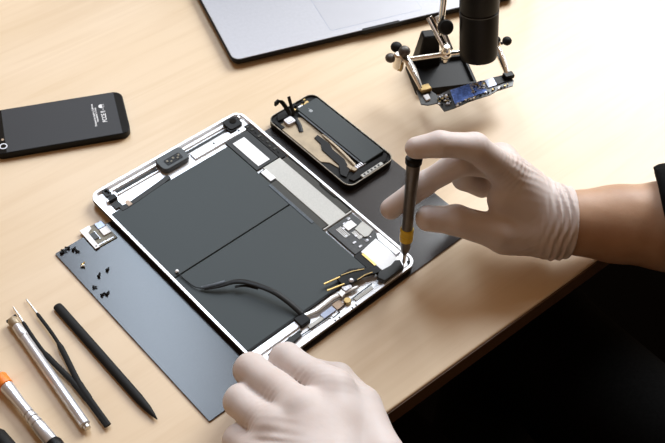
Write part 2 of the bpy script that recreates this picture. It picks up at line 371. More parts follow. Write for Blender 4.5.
MB().tube([(46, -231, 6.0), (76, -232.2, 6.0), (76.5, -235, 6.0), (84, -234.5, 6.0), (84.2, -232, 6.0), (100, -231, 6.0), (124, -230.5, 6.0)], 0.55, 6).build('seal_line', 'black', tab)
for q in ((55, 70, -227.5, -231), (102, 122, -231.5, -235)): MB().bx(*q, 4.6, 6.2).build('inner_bar', 'foil', tab, bevel=0.3)
MB().bx(48, 128, -235.8, -237, 4.6, 7.0).build('bottom_ledge', 'silver', tab, bevel=0.3)
MB().cyl((96, -230.5, 4.6), (96, -230.5, 8.0), 3.4, 3.0).build('screw_post', 'dbrass', tab, bevel=0.4)
for x in (75, 79.5, 94, 98):
    MB().cyl((x, -238.6, 7.3), (x, -238.6, 7.55), 0.8, n=12).build('rim_hole', 'black', tab)
MB().cyl((163, -234.5, 5), (163, -234.5, 7.0), 1.6).build('corner_screw', 'black', tab)
MB().prism([(155, -229), (165.5, -222), (166, -231), (160, -236.5), (154, -236.5)], 4.6, 6.8).build('corner_plate', 'silver', tab, bevel=0.3)
# loose cable lying over the cells
MB().ball((8.5, -117.5, 8), 1.6, sc=(1, 1, .8)).build('cable_plug', 'white', tab)
MB().tube(spline([(8, -118.5, 8), (8.5, -130, 7.6), (10, -140, 8), (14.5, -147, 9)], 6), 0.5, 6).build('thin_wire', 'black', tab)
MB().tube(spline([(13, -144, 8.5), (22, -150, 11), (30, -154, 12.5)], 6), [1.6] * 13, 8, .3).build('cable_stiffener', 'bluetape', tab)
MB().tube(spline([(14, -147, 8.6), (24, -154, 11), (36, -160, 13), (44, -170, 14), (52, -188, 14.5), (56, -203, 12), (58, -217, 9)], 8),
          [1.0 + 1.6 * min(1, i / 18) for i in range(49)], 10, 0.28).build('flex_cable', 'black', tab)
MB().tube(spline([(33, -163, 11.5), (40, -168, 12), (46, -177, 12)], 6), 1.2, 8, .3).build('cable_branch', 'blackm', tab)

# ================================================================== OPENED PHONE on the mat
ph = thing('opened_phone', 'opened smartphone with bare black battery lying at the mat edge beside the tablet', 'phone', (210.8, -83.7, 1.5), 0.0)
PW, PL = 58.6, 115.2
def pl(i, z): return ring(rrect(PW, PL, 9, 8, 0, 0, i), z)
MB().loft([pl(1.5, 0), pl(0.4, 0.5), pl(0, 1.5), pl(0, 6.0), pl(0.3, 6.4), pl(1.0, 6.4), pl(1.2, 2.2)]).build('frame', 'black', ph)
MB().loft([pl(0.1, 6.8), pl(0.1, 7.5), pl(0.3, 7.7), pl(0.75, 7.7), pl(0.9, 6.2)], cap0=False, cap1=False).build('metal_band', 'shell_edge', ph)
MB().prism(rrect(PW, PL, 9, 8, 0, 0, 1.3), 2.2, 5.6).build('mid_plate', 'blackm', ph)
MB().prism([(-26.5, 45), (-8, 42), (0, 38), (-1, -4), (-5, -44), (-17, -41), (-21, -22), (-26.5, -16)], 5.5, 6.4).build('cream_plate', 'cream', ph, bevel=0.2)
ba = MB().prism(rrect(25.5, 93, 1.5, 4, 13.0, 1.5), 5.5, 9.4).build('battery', 'battery', ph, bevel=0.6)
apple = [(0, 1.6), (0.9, 1.9), (1.7, 1.3), (1.4, 0.4), (1.9, -0.7), (1.2, -1.8), (0.5, -2.0), (0, -1.8), (-0.5, -2.0), (-1.2, -1.8), (-1.8, -0.6), (-1.8, 0.8), (-1.0, 1.8)]
MB().prism([(9 + x, 37.5 + y) for x, y in apple], 9.4, 9.5).prism([(9, 39.6), (9.9, 40.6), (10.2, 41.6), (9.3, 40.9)], 9.4, 9.5).build('battery_mark', 'print_grey', ba)
MB().bx(-1.6, 0.4, -44, 44, 6, 8.6).build('battery_side_film', 'bluetape', ph, bevel=0.2)
MB().prism([(-11, 10), (-6, 11), (-5, -4), (-8, -12), (-8, -28), (-13, -41), (-22, -46), (-24, -40), (-17, -30), (-16, -6), (-12, 0)], 6.3, 7.4).build('black_flex', 'black', ph, bevel=0.3)
MB().tube(spline([(-2, 8, 7.5), (-4, -20, 8.2), (-6, -40, 7.6)], 6), 1.3, 8, 0.3).build('tan_flex', 'cream', ph)
MB().cyl((-10, -43.5, 6), (-10, -43.5, 8.4), 2.6).bx(-13, -9, -42, -36, 6, 7.8).build('gold_grounding_tab', 'cream', ph, bevel=0.3)
g = MB()
for k in range(5): g.bx(-8 + k * 2.2, -6.6 + k * 2.2, -45.5, -41.5, 6, 8.8)
g.build('battery_connector', 'solder', ph, bevel=0.1)
MB().prism([(-22, -49), (-8, -46), (22, -47.5), (26.5, -44), (26.5, -49), (20, -54), (-20, -54)], 5.5, 7.6).build('antenna_module', 'blackm', ph, bevel=0.3)
MB().bx(-11, 15, -52.6, -56.2, 6, 8.1).build('dock_shield', 'foil', ph, bevel=0.3)
g = MB()
for k in range(5): g.bx(-8.5 + k * 4.4, -6.6 + k * 4.4, -53.4, -55.4, 8.05, 8.3)
g.build('dock_slot', 'dgrey', ph)
rr = random.Random(9); g = MB(); g2 = MB(); g3 = MB()
for k in range(20):
    x, y = rr.uniform(-4, 24), rr.uniform(47.5, 55); a = rr.uniform(.8, 2.2)
    (g if k % 3 else g2).bx(x - a, x + a, y - a * .7, y + a * .7, 5.5, 6.8 + rr.random() * 1.6)
g.build('camera_module', 'black', ph, bevel=0.2); g2.build('gold_contact', 'dbrass', ph, bevel=0.1)
for k in range(12): g3.bx(26.2, 27.6, 40 - k * 7.5, 36.5 - k * 7.5, 5.6, 8.6)
g3.build('side_clip', 'blackm', ph, bevel=0.2)
MB().bx(4, 9.5, 46.8, 50.8, 6.4, 8.0).build('white_sponge', 'white', ph, bevel=0.3)
MB().prism(rrect(9.5, 8.5, 2, 4, -15, 40.5), 5.5, 9.6).build('silver_camera', 'solder', ph, bevel=0.5)
MB().prism(rrect(6, 5.5, 1.5, 4, -15, 41), 9.5, 10).build('camera_window', 'steel', ph, bevel=0.2)
MB().prism([(-23, 48), (-18, 55), (-8, 55), (-3, 48), (-10, 45.5)], 5.5, 8.2).build('speaker_block', 'black', ph, bevel=0.3)
MB().bx(-27, -23, 38, 50, 5.5, 7.2).build('corner_block', 'black', ph, bevel=0.3)
# standing flex connectors at the top end
for P in ([(-9, 46, 7), (-9.5, 51, 13), (-12, 56, 20), (-17, 57.5, 22)], [(-4.5, 46, 7), (-4, 51, 14), (-3, 56, 21.5)]):
    MB().tube(spline(P, 6), 2.1, 8, 0.35, up=(0, 1, 0.4)).build('standing_flex', 'black', ph)
MB().box((-16.6, 57.4, 20.5), (5.5, 2.2, 5), 0.2).build('flex_plug', 'blackm', ph, bevel=0.4)
MB().tube(spline([(-8, 40, 8), (-11, 31, 7.6), (-15, 24, 6.8)], 6), 2.2, 8, .3).build('camera_flex', 'black', ph)

# ================================================================== INTACT PHONE lying face down
p1 = thing('closed_phone', 'closed black smartphone lying face down on the bare table at upper left', 'phone', (31.8, 94.2, 0), math.radians(-25.8))
QW, QL, QH = 123.8, 58.6, 7.6
def ql(i, z): return ring(rrect(QW, QL, 9, 8, 0, 0, i), z)
MB().loft([ql(0.8, 0), ql(0, 0.8), ql(0, 6.9), ql(0.7, 7.5)]).build('body', 'black', p1)
MB().prism(rrect(104.3, 56.4, 0.5, 2, 1.85, 0), 7.4, 7.65).build('back_panel', 'slate', p1)
def band(x0, x1):
    P = [(x, y) for x, y in rrect(QW, QL, 9, 8, 0, 0, 1.0)]
    P = [(min(max(x, x0), x1), y) for x, y in P]; Q = []
    for w in P:
        if not Q or abs(w[0] - Q[-1][0]) + abs(w[1] - Q[-1][1]) > 1e-6: Q.append(w)
    return Q
MB().prism(band(54.2, 70), 7.4, 7.62).build('glass_band', 'gloss', p1)
MB().prism(band(-70, -50.5), 7.4, 7.62).build('glass_band', 'gloss', p1)
cr = MB().lathe((-52.5, -20, 7.6), (-52.5, -20, 8), [(0, 3.6), (0.3, 3.6), (0.3, 2.7), (0.05, 2.7)]).build('camera_ring', 'solder', p1)
MB().cyl((-52.5, -20, 7.6), (-52.5, -20, 7.75), 2.5).build('camera_lens', 'gloss', cr)
MB().cyl((-52.5, -11.2, 7.6), (-52.5, -11.2, 7.75), 1.3).build('flash', 'tan', p1)
def text(name, body, size, loc, rz, parent, m, sx=1.0, bold=0.0):
    cu = bpy.data.curves.new(name, 'FONT'); cu.body = body; cu.size = size * S; cu.extrude = 0.00004; cu.align_x = 'CENTER'; cu.align_y = 'CENTER'; cu.offset = bold * S
    o = bpy.data.objects.new(name, cu); C.objects.link(o); o.location = [c * S for c in loc]; o.rotation_euler = (0, 0, rz); o.scale = (sx, 1, 1)
    me = bpy.data.meshes.new_from_object(o.evaluated_get(bpy.context.evaluated_depsgraph_get())); me.name = name
    r = bpy.data.objects.new(name, me); C.objects.link(r); r.location = o.location; r.rotation_euler = o.rotation_euler; r.scale = o.scale
    bpy.data.objects.remove(o); me.materials.clear(); me.materials.append(MT[m]); r.name = name; r.parent = parent; return r
text('small_print', 'Designed by Apple in California\nAssembled in China', 2.4, (33.2, 1.2, 7.72), PI / 2, p1, 'print_white', 1.0, 0.06)
text('approval_marks', 'FCCE II - ', 5.8, (41.0, -0.6, 7.72), PI / 2, p1, 'print_white', 0.85, 0.12)
MB().cyl((40.2, 11.6, 7.65), (40.2, 11.6, 7.74), 2.5).bx(41.2, 42.8, 9.4, 13.8, 7.65, 7.74).build('approval_symbol', 'print_white', p1)

# ================================================================== LAPTOP
LA = math.radians(-19.5)
lp = thing('laptop', 'silver laptop corner on the table at the top, dark reflection coloured into its side edge', 'laptop', (208, 56.5, 0), LA)
LW, LD = 325, 227
def ll(i, z): return ring(rrect(LW, LD, 9, 8, LW / 2, LD / 2, i), z)
MB().loft([ll(6, 0.8), ll(2, 2.5), ll(0.4, 5), ll(0, 8.2), ll(0.6, 9.0), ll(2, 9.2)]).build('base', 'black', lp)  # aluminium sides in black: their shade and dark reflection are put into the colour
MB().prism(rrect(LW, LD, 9, 8, LW / 2, LD / 2, 1.2), 9.1, 9.8).build('palm_rest', 'silver_soft', lp, bevel=0.3)
MB().prism(rrect(105, 76, 3, 4, LW / 2, 49), 9.75, 9.9).build('trackpad', 'trackpad', lp)
MB().prism(rrect(106, 77, 3.4, 4, LW / 2, 49), 9.7, 9.82).build('trackpad_gap', 'bluegrey', lp)
MB().prism(rrect(270, 105, 3, 4, LW / 2, 158), 9.75, 9.95).build('keyboard_well', 'black', lp)
MB().prism([(139.5, -0.6), (185.5, -0.6), (183, 3.2), (142, 3.2)], 4.5, 10.0).build('notch_shade', 'black', lp, bevel=0.4)  # raised dark block paints the shade inside the finger scoop
for x in (18, LW - 18):
    for y in (18, LD - 18): MB().cyl((x, y, 0), (x, y, 1.2), 6).build('rubber_foot', 'blackm', lp)
lid = MB(); lid.box((0, 0, 105), (LW, 5, 210)); lid.move(Matrix.Translation((LW / 2, LD - 2, 10)) @ Matrix.Rotation(math.radians(-18), 4, 'X'))
lid.build('lid', 'silver_soft', lp, bevel=2)

# ================================================================== HELPING-HAND STAND, BOARD, MICROSCOPE
st = thing('helping_hand_stand', 'helping-hand stand with black cast tray base, chrome rod, knobs and clips', 'tool stand', (356, -88, 0))
SO = (356, -88, 0)
def sb(mb, name, m, **k): return mb.off(SO).build(name, m, st, **k)
TR = math.radians(-30)
R2 = Matrix.Translation((361, -85, 0)) @ Matrix.Rotation(TR, 4, 'Z')
tray = MB().loft([ring(rrect(62, 46, 4, 4, 0, 0, -1), 0), ring(rrect(62, 46, 4, 4, 0, 0, 1), 8), ring(rrect(62, 46, 4, 4, 0, 0, 3.5), 8), ring(rrect(62, 46, 4, 4, 0, 0, 5), 4)])
sb(tray.move(R2), 'tray', 'black')
sb(MB().box((-10, 22, 20), (26, 18, 40), 0, 0.62).move(R2), 'post_block', 'black', bevel=1.5)
sb(MB().cyl((309, -70, 40), (399, -117, 40), 2.4), 'cross_rod', 'chrome')
JX = (352, -92.5, 40)
sb(MB().ball(JX, 6, sc=(1, 1, .9)).lathe((352, -92.5, 30), (352, -92.5, 50), [(0, 3), (4, 4.5), (14, 4.5), (20, 3)]), 'centre_joint', 'chrome')
sb(MB().tube([(346.4, -69.9, 74), (353, -91.4, 44)], 3.2, 8, 0.35, up=(-.5, -.6, .4)), 'bracket_plate', 'chrome', bevel=0.3)
sb(MB().tube([(355.5, -72.1, 72), (357.8, -93.8, 43)], 2.6, 8, 0.35, up=(-.5, -.6, .4)), 'bracket_plate', 'steel', bevel=0.3)
k0 = (343, -99.8, 82); k1 = (357.3, -78.8, 62)
sb(MB().lathe(k1, k0, [(0, 2), (9, 2), (10, 6), (11, 7.2), (16, 7.4), (18.5, 6.2), (19.3, 3)]), 'clamp_knob', 'blackm')
a1 = (355.1, -77.5, 92); a2 = (362, -60, 165)
sb(MB().tube([(352.1, -81.8, 58), a1, a2], 3.1, 14), 'upright_rod', 'chrome')
ring_c = (366.6 + 3.6 * 1.9, -121 + 14.7 * 1.9)
sb(MB().tube([a2, (ring_c[0], ring_c[1] + 21, 165)], 3, 12).loft([[(ring_c[0] + r * math.cos(2 * PI * i / 28), ring_c[1] + r * math.sin(2 * PI * i / 28), z) for i in range(28)] for r, z in ((24, 159), (24, 171), (20, 171), (20, 159), (24, 159))], False, False),
   'microscope_holder', 'black')
# left clamp
c0 = (309, -70, 40)
sb(MB().lathe((309, -70, 31), (309, -70, 49), [(0, 3), (2, 4.5), (16, 4.5), (18, 3)]), 'rod_clamp', 'chrome')
for kc, r_, km in (((316, -60.2, 47), 5.8, 'blackm'), ((315.1, -71.6, 50), 5.8, 'knob'), ((304.7, -64.1, 42), 5.2, 'knob')):
    sb(MB().ball(kc, r_, sc=(1, 1, 0.85)).tube([kc, (c0[0], c0[1], c0[2])], 1.5, 8), 'thumb_knob', km)
sb(MB().box((311.1, -72.4, 34), (6, 5, 9), 0.4), 'clamp_nut', 'dbrass', bevel=0.8)
# right clamp
sb(MB().lathe((398, -117, 33), (398, -117, 48), [(0, 3), (2, 4.2), (13, 4.2), (15, 3)]), 'rod_clamp', 'chrome')
for kc, r_ in (((409.7, -120.2, 44), 4.8), ((398.9, -115.7, 48), 3.8)):
    sb(MB().ball(kc, r_, sc=(1, 1, 0.9)).tube([kc, (398, -117, 42)], 1.4, 8), 'thumb_knob', 'blackm')
# alligator clips
def clip(a, b, w):
    a, b = Vector(a), Vector(b); up = (-.4, -.5, .7)
    sb(MB().tube([a, a.lerp(b, .35), b], [w, w * .95, w * .5], 10, 0.62, up=up), 'alligator_clip', 'chrome')
    d = Vector((3, -1, -2.2)); sb(MB().tube([a + d, a.lerp(b, .4) + d * 1.1, b + d * .4], [w * .7, w * .8, w * .45], 8, 0.5, up=up), 'clip_jaw', 'steel')
clip((316.7, -71.7, 43), (303.1, -108, 34), 3.2)
clip((395.1, -120.3, 43), (381.4, -148.9, 33), 3.6)
sb(MB().box((307.4, -109.2, 33), (11, 8, 4), -0.35), 'clip_tip', 'dbrass', bevel=0.8)
sb(MB().box((383.4, -147.8, 33), (10, 7, 4.5), -0.35), 'clip_tip', 'black', bevel=0.8)

PZ = 30
cbd = thing('logic_board', 'narrow phone logic board, blue reflection coloured into its chips, held in the clips of the stand', 'circuit board', (292, -118, PZ))
out = [(9.3, 13.6), (19.6, 12.4), (20, 4.8), (20.1, -4.3), (35.1, -5.8), (63.8, -15.7), (81.2, -20.8), (94.6, -27.1), (92.6, -36.5), (86.4, -40.6), (69.1, -35.5), (59.7, -35), (38.2, -28.9), (19.4, -25.8), (9.5, -22.9), (12.7, -11.4), (3.4, -7.3), (-0.7, -2.2)]
MB().prism(out, -0.6, 0.6).build('board', 'pcb', cbd)
MB().prism([(33.6, -7.2), (54.4, -12.6), (45.7, -27.1), (23.1, -23.6)], 0.6, 1.7).build('blue_lit_chip', 'blue', cbd, bevel=0.3)  # its blue is painted reflection
MB().prism([(54.8, -12.9), (67.1, -16.6), (60, -30.8), (46.1, -27.4)], 0.6, 1.5).build('blue_lit_component_field', 'blue', cbd, bevel=0.3)
MB().prism([(69.4, -18.5), (79.4, -21.1), (74.4, -30.8), (64.5, -28.1)], 0.6, 1.6).build('silver_shield', 'bluegrey', cbd, bevel=0.3)
MB().prism([(79.4, -21.1), (91.8, -25.7), (88.3, -33.9), (74.4, -30.8)], 0.6, 1.7).build('black_chip', 'black', cbd, bevel=0.3)
MB().prism([(8.1, 3.8), (13.3, 2.2), (10.2, -4.1), (5.4, -2.8)], 0.6, 2.4).build('white_connector', 'white', cbd, bevel=0.3)
gs = [MB() for _ in range(3)]
for k, (x, y, a) in enumerate(((50.2, -20.8, 0.8), (59.4, -18, 1), (61.7, -22, 0.8), (57.7, -15.2, 0.7), (62.5, -17.2, 1), (55.5, -17.2, 0.4), (62.5, -24.7, 1), (63.3, -17, 0.6), (60.7, -17.2, 1.1), (58.3, -17, 1), (47.4, -22.7, 0.7), (59.4, -19.4, 0.7), (56.7, -15.3, 1), (50.4, -21.9, 0.5), (60.5, -25.9, 0.9), (60.3, -22.4, 0.9), (51.5, -18.8, 1), (48.6, -23, 1), (57, -19, 0.7), (50.7, -24.3, 0.7), (53.7, -15.1, 0.9), (64.7, -22.6, 0.7), (55.5, -22.9, 0.6), (58.2, -21.5, 0.8), (55.3, -16.4, 0.6), (65.1, -21, 0.8), (57.9, -16.3, 0.4), (59.3, -24.3, 0.7), (58.2, -22.8, 1), (65, -21.7, 1.1), (63.3, -23.3, 1), (58.1, -19.5, 0.6), (66.1, -19.2, 0.4), (59.2, -24.2, 0.7), (66.5, -18.1, 0.6), (54.6, -19, 0.5), (52, -17.4, 1), (62.2, -24.7, 0.7), (49, -23.5, 0.8), (65.1, -17.5, 0.5), (59.5, -24.5, 1), (59.3, -20.4, 0.8), (64.3, -20.4, 0.8), (51.2, -21.9, 0.4), (55.6, -25.2, 0.4), (19.4, -15.1, 1), (22.9, -11.6, 0.7), (21.1, -19.7, 0.5), (18.8, -7.2, 0.4), (22.5, -9.7, 1), (25, -10.8, 0.8), (17.7, -12.1, 0.6), (18.8, -8.4, 0.7), (21.6, -15, 0.4), (18.5, -17.9, 0.9), (27.7, -10.6, 0.7), (12.2, -13, 0.5), (24.4, -12.3, 0.9), (21.9, -8, 0.7), (13.7, -15.7, 0.6), (19.2, -13.7, 1.1), (14.1, -11.8, 0.8), (17.9, -18.9, 0.6), (21.7, -14.7, 0.8), (11.7, -13.5, 1.1), (19.7, -10.7, 1.1), (19.2, -7.1, 0.5), (20.8, -17.5, 0.7), (25.6, -9.6, 0.9), (18.8, -13.1, 0.7), (21.1, -10.2, 0.4), (21.3, -10.6, 0.9), (21.2, -17.2, 0.7), (17.7, -10.6, 0.7), (16.8, -18.2, 0.5), (19.5, -13.1, 0.9), (21.5, -18.1, 0.8), (21, -16.3, 1), (20.2, -16.1, 0.6), (25.5, -14.7, 0.8), (19, -19.4, 1.1), (15.8, -8.6, 0.6), (21.8, -9.4, 0.8), (16.7, -9, 1.1), (22.8, -14.4, 0.5), (82.4, -37.2, 0.5), (42.8, -29, 0.9), (37.4, -28.7, 0.6), (37.2, -28.4, 0.5), (65.8, -32.6, 0.8), (39.7, -27.8, 1.1), (51.6, -30.3, 0.8), (40.4, -27.4, 0.7), (39.9, -27.3, 1.1), (23.6, -25.6, 1.1), (67.8, -32.5, 0.8), (24.3, -25.2, 0.9), (38.2, -26.5, 0.8), (28.4, -25.3, 0.7), (79.2, -35.7, 0.5), (71.5, -35.3, 0.8), (25.9, -24.5, 0.7), (57.5, -31, 1), (74.6, -36.2, 1), (23, -24.9, 0.5), (78.7, -36.6, 0.9), (34.9, -26, 1), (60.1, -32.5, 0.7), (73.2, -34.4, 0.6), (44.7, -28.6, 0.8))):
    gs[(0, 1, 0, 2)[k % 4]].box((x, y, 1.5), (a * 2, a * 1.3, 1.8), -0.4)
gs[0].build('surface_component', 'solder', cbd); gs[1].build('gold_component', 'dbrass', cbd); gs[2].build('dark_component', 'black', cbd)

ms = thing('microscope', 'black cylindrical handheld digital microscope hanging above the tray of the stand', 'microscope', (366.6, -121, 47))
mx = Vector((3.6, 14.7, 60)).normalized()
def mp_(t): return tuple(mx * t)
MB().lathe((0, 0, 0), mp_(10), [(3, 12.5), (1, 13.5), (0, 15), (0.8, 17), (3.5, 18), (8, 18.3), (49, 18.3), (49.6, 17.6), (50.6, 17.6)], 40).build('body', 'black', ms)
MB().lathe(mp_(50.6), mp_(80), [(0, 18.0), (1, 18.5), (74, 18.5), (78, 17), (80, 12)], 48, flute=(0.035, 2, 70)).build('ribbed_sleeve', 'black', ms)
MB().lathe(mp_(48), mp_(80), [(0, 18.35), (0.5, 18.5), (0.9, 18.35)], 40).build('seam_ring', 'grey', ms)
MB().cyl(mp_(1.2), mp_(3.4), 12.6).build('lens', 'gloss', ms)
MB().tube(spline([mp_(128), tuple(Vector(mp_(150)) + Vector((2, 4, 4))), (60, 60, 150), (185, 70, 40), (205, 105, -36), (185, 125, -40.5), (170, 131, -40.5)], 6), 2.2, 8).build('cable', 'blackm', ms)

# ================================================================== SCREWDRIVER IN HAND
tip, cap = Vector((157.5, -234.0, 8.6)), Vector((167.4, -219.6, 121.0))
sd = thing('screwdriver', 'slim precision screwdriver with grey handle and yellow ring held upright by gloved fingers', 'screwdriver', tuple(tip))
SL = (cap - tip).length
ax = cap - tip
MB().lathe((0, 0, 0), ax, [(0, 0.35), (2.5, 1.1), (3, 1.5), (13, 1.5)], 16).build('bit', 'steel', sd)
MB().lathe(tuple(ax * (12 / SL)), ax, [(0, 1.6), (2, 2.6), (8, 4.2), (16, 4.6)], 24).build('collar', 'handle', sd)
MB().lathe(tuple(ax * (27.5 / SL)), ax, [(0, 4.8), (0.6, 5.5), (5.8, 5.6), (6.3, 5.2), (6.9, 5.2), (7.4, 5.6), (12.6, 5.6), (13.2, 4.8)], 28).build('yellow_ring', 'yellow', sd)
MB().lathe(tuple(ax * (40.5 / SL)), ax, [(0, 4.6), (20, 4.7), (45, 5.1), (SL - 46.2, 5.6), (SL - 45.4, 5.2)], 24, flute=(0.07, 3, 64)).build('handle', 'handle', sd)
MB().lathe(tuple(ax * ((SL - 5.8) / SL)), ax, [(0, 5.2), (0.6, 6.6), (4.5, 6.8), (5.6, 6.0), (5.8, 3)], 28).build('swivel_cap', 'black', sd)

# ================================================================== TOOLS AT LOWER LEFT
sp = thing('spudger', 'flat black nylon spudger stick with one pointed end beside the mat', 'pry tool', (-83, -78, 0), math.atan2(-136.5, -0.7))
o = MB(); L = 137
secs = [(0, 2.6, 1.2), (1, 3.6, 1.7), (4, 3.9, 2.0), (60, 3.9, 2.3), (112, 3.7, 2.3), (124, 3.0, 2.0), (132, 1.7, 1.3), (137, 0.4, 0.4)]
o.loft([[(x, w * math.cos(2 * PI * i / 12) * (1.0 if i % 3 else 1.0), 2.4 + h * math.sin(2 * PI * i / 12)) for i in range(12)] for x, w, h in secs])
o.build('body', 'blackm', sp)

tz = thing('tweezers', 'black tweezers with two fine steel tips, beside the silver craft knife', 'tweezers', (-114, -196, 0))
def tw(pts, r): return MB().tube(spline([(x + 114, y + 196, z) for x, y, z in pts], 8), r, 10, 0.55)
A1 = [(-114, -196, 3), (-111.8, -166, 3.4), (-110, -150, 3.4), (-102, -110, 3.2), (-99.3, -75, 3.0)]
A2 = [(-115, -196, 3), (-113.2, -166, 3), (-113, -148, 3), (-115, -110, 3), (-112.2, -75, 3)]
tw(A1, [2.3] * 8 + [2.7] * 8 + [2.3] * 8 + [1.5] * 8 + [1.0]).build('arm', 'blackm', tz)
tw(A2, [2.3] * 8 + [2.7] * 8 + [2.3] * 8 + [1.5] * 8 + [1.0]).build('arm', 'blackm', tz)
tw([(-99.3, -76, 3.0), (-98.6, -66, 2.6), (-98.0, -56.5, 2)], [1.0] + [0.85] * 7 + [0.6] * 8 + [0.25]).build('steel_tip', 'steel', tz)
tw([(-112.2, -76, 3.0), (-111, -66, 2.6), (-110.0, -56.5, 2)], [1.0] + [0.85] * 7 + [0.6] * 8 + [0.25]).build('steel_tip', 'steel', tz)

kf = thing('craft_knife', 'silver tubular craft knife handle with cream collar lying left of the black tweezers', 'knife', (-127, -186, 0))
ka, kb = Vector((0, 0, 4.4)), Vector((8.6, 110, 4.4))
KL = (kb - ka).length
MB().lathe(ka, kb, [(0, 3.0), (1, 4.0), (96, 4.0), (97, 3.6)], 24).build('handle', 'tool_silver', kf)
MB().lathe(ka + (kb - ka) * (97 / KL), kb, [(0, 3.7), (1, 4.2), (12, 4.0), (13, 3.6)], 24).build('ferrule', 'tool_silver', kf)
MB().lathe(ka + (kb - ka) * (109.5 / KL), kb, [(0, 3.8), (1, 4.4), (6, 4.4), (8, 3.8)], 24).build('collar', 'cream', kf)
MB().box(tuple(ka + (kb - ka) * (118.6 / KL)), (9, 1.3, 2.5), 0.1).build('blade_slot', 'black', kf)
MB().cyl(ka - (kb - ka).normalized() * 3, ka, 2.6).build('end_plug', 'steel', kf, bevel=0.4)

od = thing('orange_ring_screwdriver', 'silver waisted screwdriver with orange ring and black end cap on the table', 'screwdriver', (-153.5, -183, 0))
oa, ob = Vector((0, 0, 6.6)), Vector((-0.2, 100, 6.6))
def oseg(t0, prof, name, m, **k):
    prof = [(t, q * 0.83) for t, q in prof]; MB().lathe(oa + (ob - oa).normalized() * t0, ob + (ob - oa), prof, 28, **k).build(name, m, od)
oseg(-9, [(0, 4), (1, 7.5), (7, 7.9), (9, 7.0), (9.5, 6)], 'end_cap', 'black')
oseg(0, [(0, 5.6), (1, 6.4), (18, 6.2), (18.6, 5.2), (20, 5.2), (20.6, 6.0), (23.4, 5.8), (24, 4.9), (25.4, 4.9), (26, 5.7), (28.8, 5.5), (29.4, 4.6), (30.8, 4.6), (31.4, 5.3), (42, 5.0), (56, 6.0), (62, 6.4)], 'handle', 'tool_silver')
oseg(62, [(0, 6.0), (0.8, 7.0), (10, 7.2), (11, 6.4)], 'orange_ring', 'orange')
oseg(73, [(0, 5.5), (4, 4.4), (8, 2.4), (9, 1.6), (45, 1.6), (46, 0.8)], 'shaft', 'steel')

bh = thing('dark_handled_tool', 'black rounded tool handle just showing in the lower left corner', 'tool', (-180.0, -152, 0))
MB().lathe((0, -75, 7), (0, 4, 7), [(0, 5), (2, 6.6), (60, 6.6), (74, 6.0), (78, 4.0), (79, 2)], 24).build('handle', 'blackm', bh)
MB().lathe((0, -76, 7), (0, -130, 7), [(0, 3), (3, 2), (50, 2), (53, 0.5)], 16).build('shaft', 'steel', bh)

# ================================================================== SCREWS AND SHIELD PLATE ON THE MAT
def screw(loc, rz, L, m, label, group=None):
    t = thing('screw', label, 'screw', (loc[0], loc[1], 1.5), rz, group)
    MB().lathe((0, 0, 1.35), (10, 0, 1.35), [(0, 0.9), (0.15, 1.35), (1.0, 1.35), (1.1, 0.75)], 14).build('head', m, t)
    MB().lathe((1.0, 0, 1.35), (10, 0, 1.0), [(0, 0.75)] + [(0.3 + k * .35, 0.8 if k % 2 else 0.62) for k in range(int(L / .35))] + [(L + .4, .2)], 10).build('threaded_shank', m, t)
near = 'tiny black screws spread over the lower end of the mat corner'
screw((-51.0, -35.6), 0.9, 3.2, 'black', 'tiny black screw nearest the outer corner of the mat')
screw((-48.8, -34.2), -0.6, 2.6, 'black', 'tiny black screw touching the one nearest the mat corner')
screw((-42.6, -35.2), 2.2, 3.0, 'black', 'upper black screw of the tight clump left of the board fragment')
screw((-42.2, -38.6), 0.3, 3.2, 'black', 'lower black screw of the tight clump left of the board fragment')
screw((-40.4, -40.6), -0.9, 2.6, 'black', 'innermost black screw of the tight clump left of the board fragment')
screw((-45.0, -57.6), 0.5, 2.8, 'brass', 'brassy screw lying against a silver one mid mat edge')
screw((-43.4, -59.2), 2.6, 2.6, 'steel', 'silver screw lying against a brassy one mid mat edge')
screw((-32.8, -75.0), 0.4, 2.4, 'black', 'lone black screw on the mat lying closest to the tablet side')
screw((-41.4, -76.0), 0.7, 3.4, 'black', 'longest black screw on the mat, between lone neighbours')
screw((-51.0, -81.6), -0.7, 2.6, 'black', 'small black screw lying right beside the mat edge by the spudger')
screw((-50.8, -93.2), 0.1, 3.0, 'black', 'outer screw of the last black pair, nearer the spudger')
screw((-47.2, -95.2), 0.3, 3.0, 'black', 'inner screw of the last black pair, nearer the tablet')

sh = thing('board_fragment', 'small pale board fragment with shield plate on the mat at the tablet edge', 'circuit board', (-16, -38.5, 1.5), -0.06)
MB().prism([(-10.5, 12.5), (10.5, 12.5), (11.5, -11.5), (-9, -12)], 0, 1.0).build('board', 'khaki', sh, bevel=0.1)
MB().prism([(-10.8, 12.8), (-1, 13.2), (-1.5, 9), (-6.0, 6.5), (-6.0, -12.3), (-10.2, -12.5)], 1.0, 2.0).build('white_shield', 'white', sh, bevel=0.2)
MB().bx(-6, -1.0, -3.5, 4.5, 1, 1.9).build('dark_chip', 'grey', sh, bevel=0.2)
MB().bx(3, 10, 4.8, 12, 1, 1.8).build('blue_shield', 'bluegrey', sh, bevel=0.2)
MB().bx(3, 10.5, -4.2, 4, 1, 2.2).build('white_block', 'white', sh, bevel=0.3)
MB().bx(-6, 9, -10.2, -9.4, 1, 1.4).bx(-1.2, -0.6, -5, 5.5, 1, 1.6).build('solder_line', 'solder', sh)
MB().cyl((-8, -10.3, 2), (-8, -10.3, 2.1), 0.7, n=12).build('hole', 'black', sh)

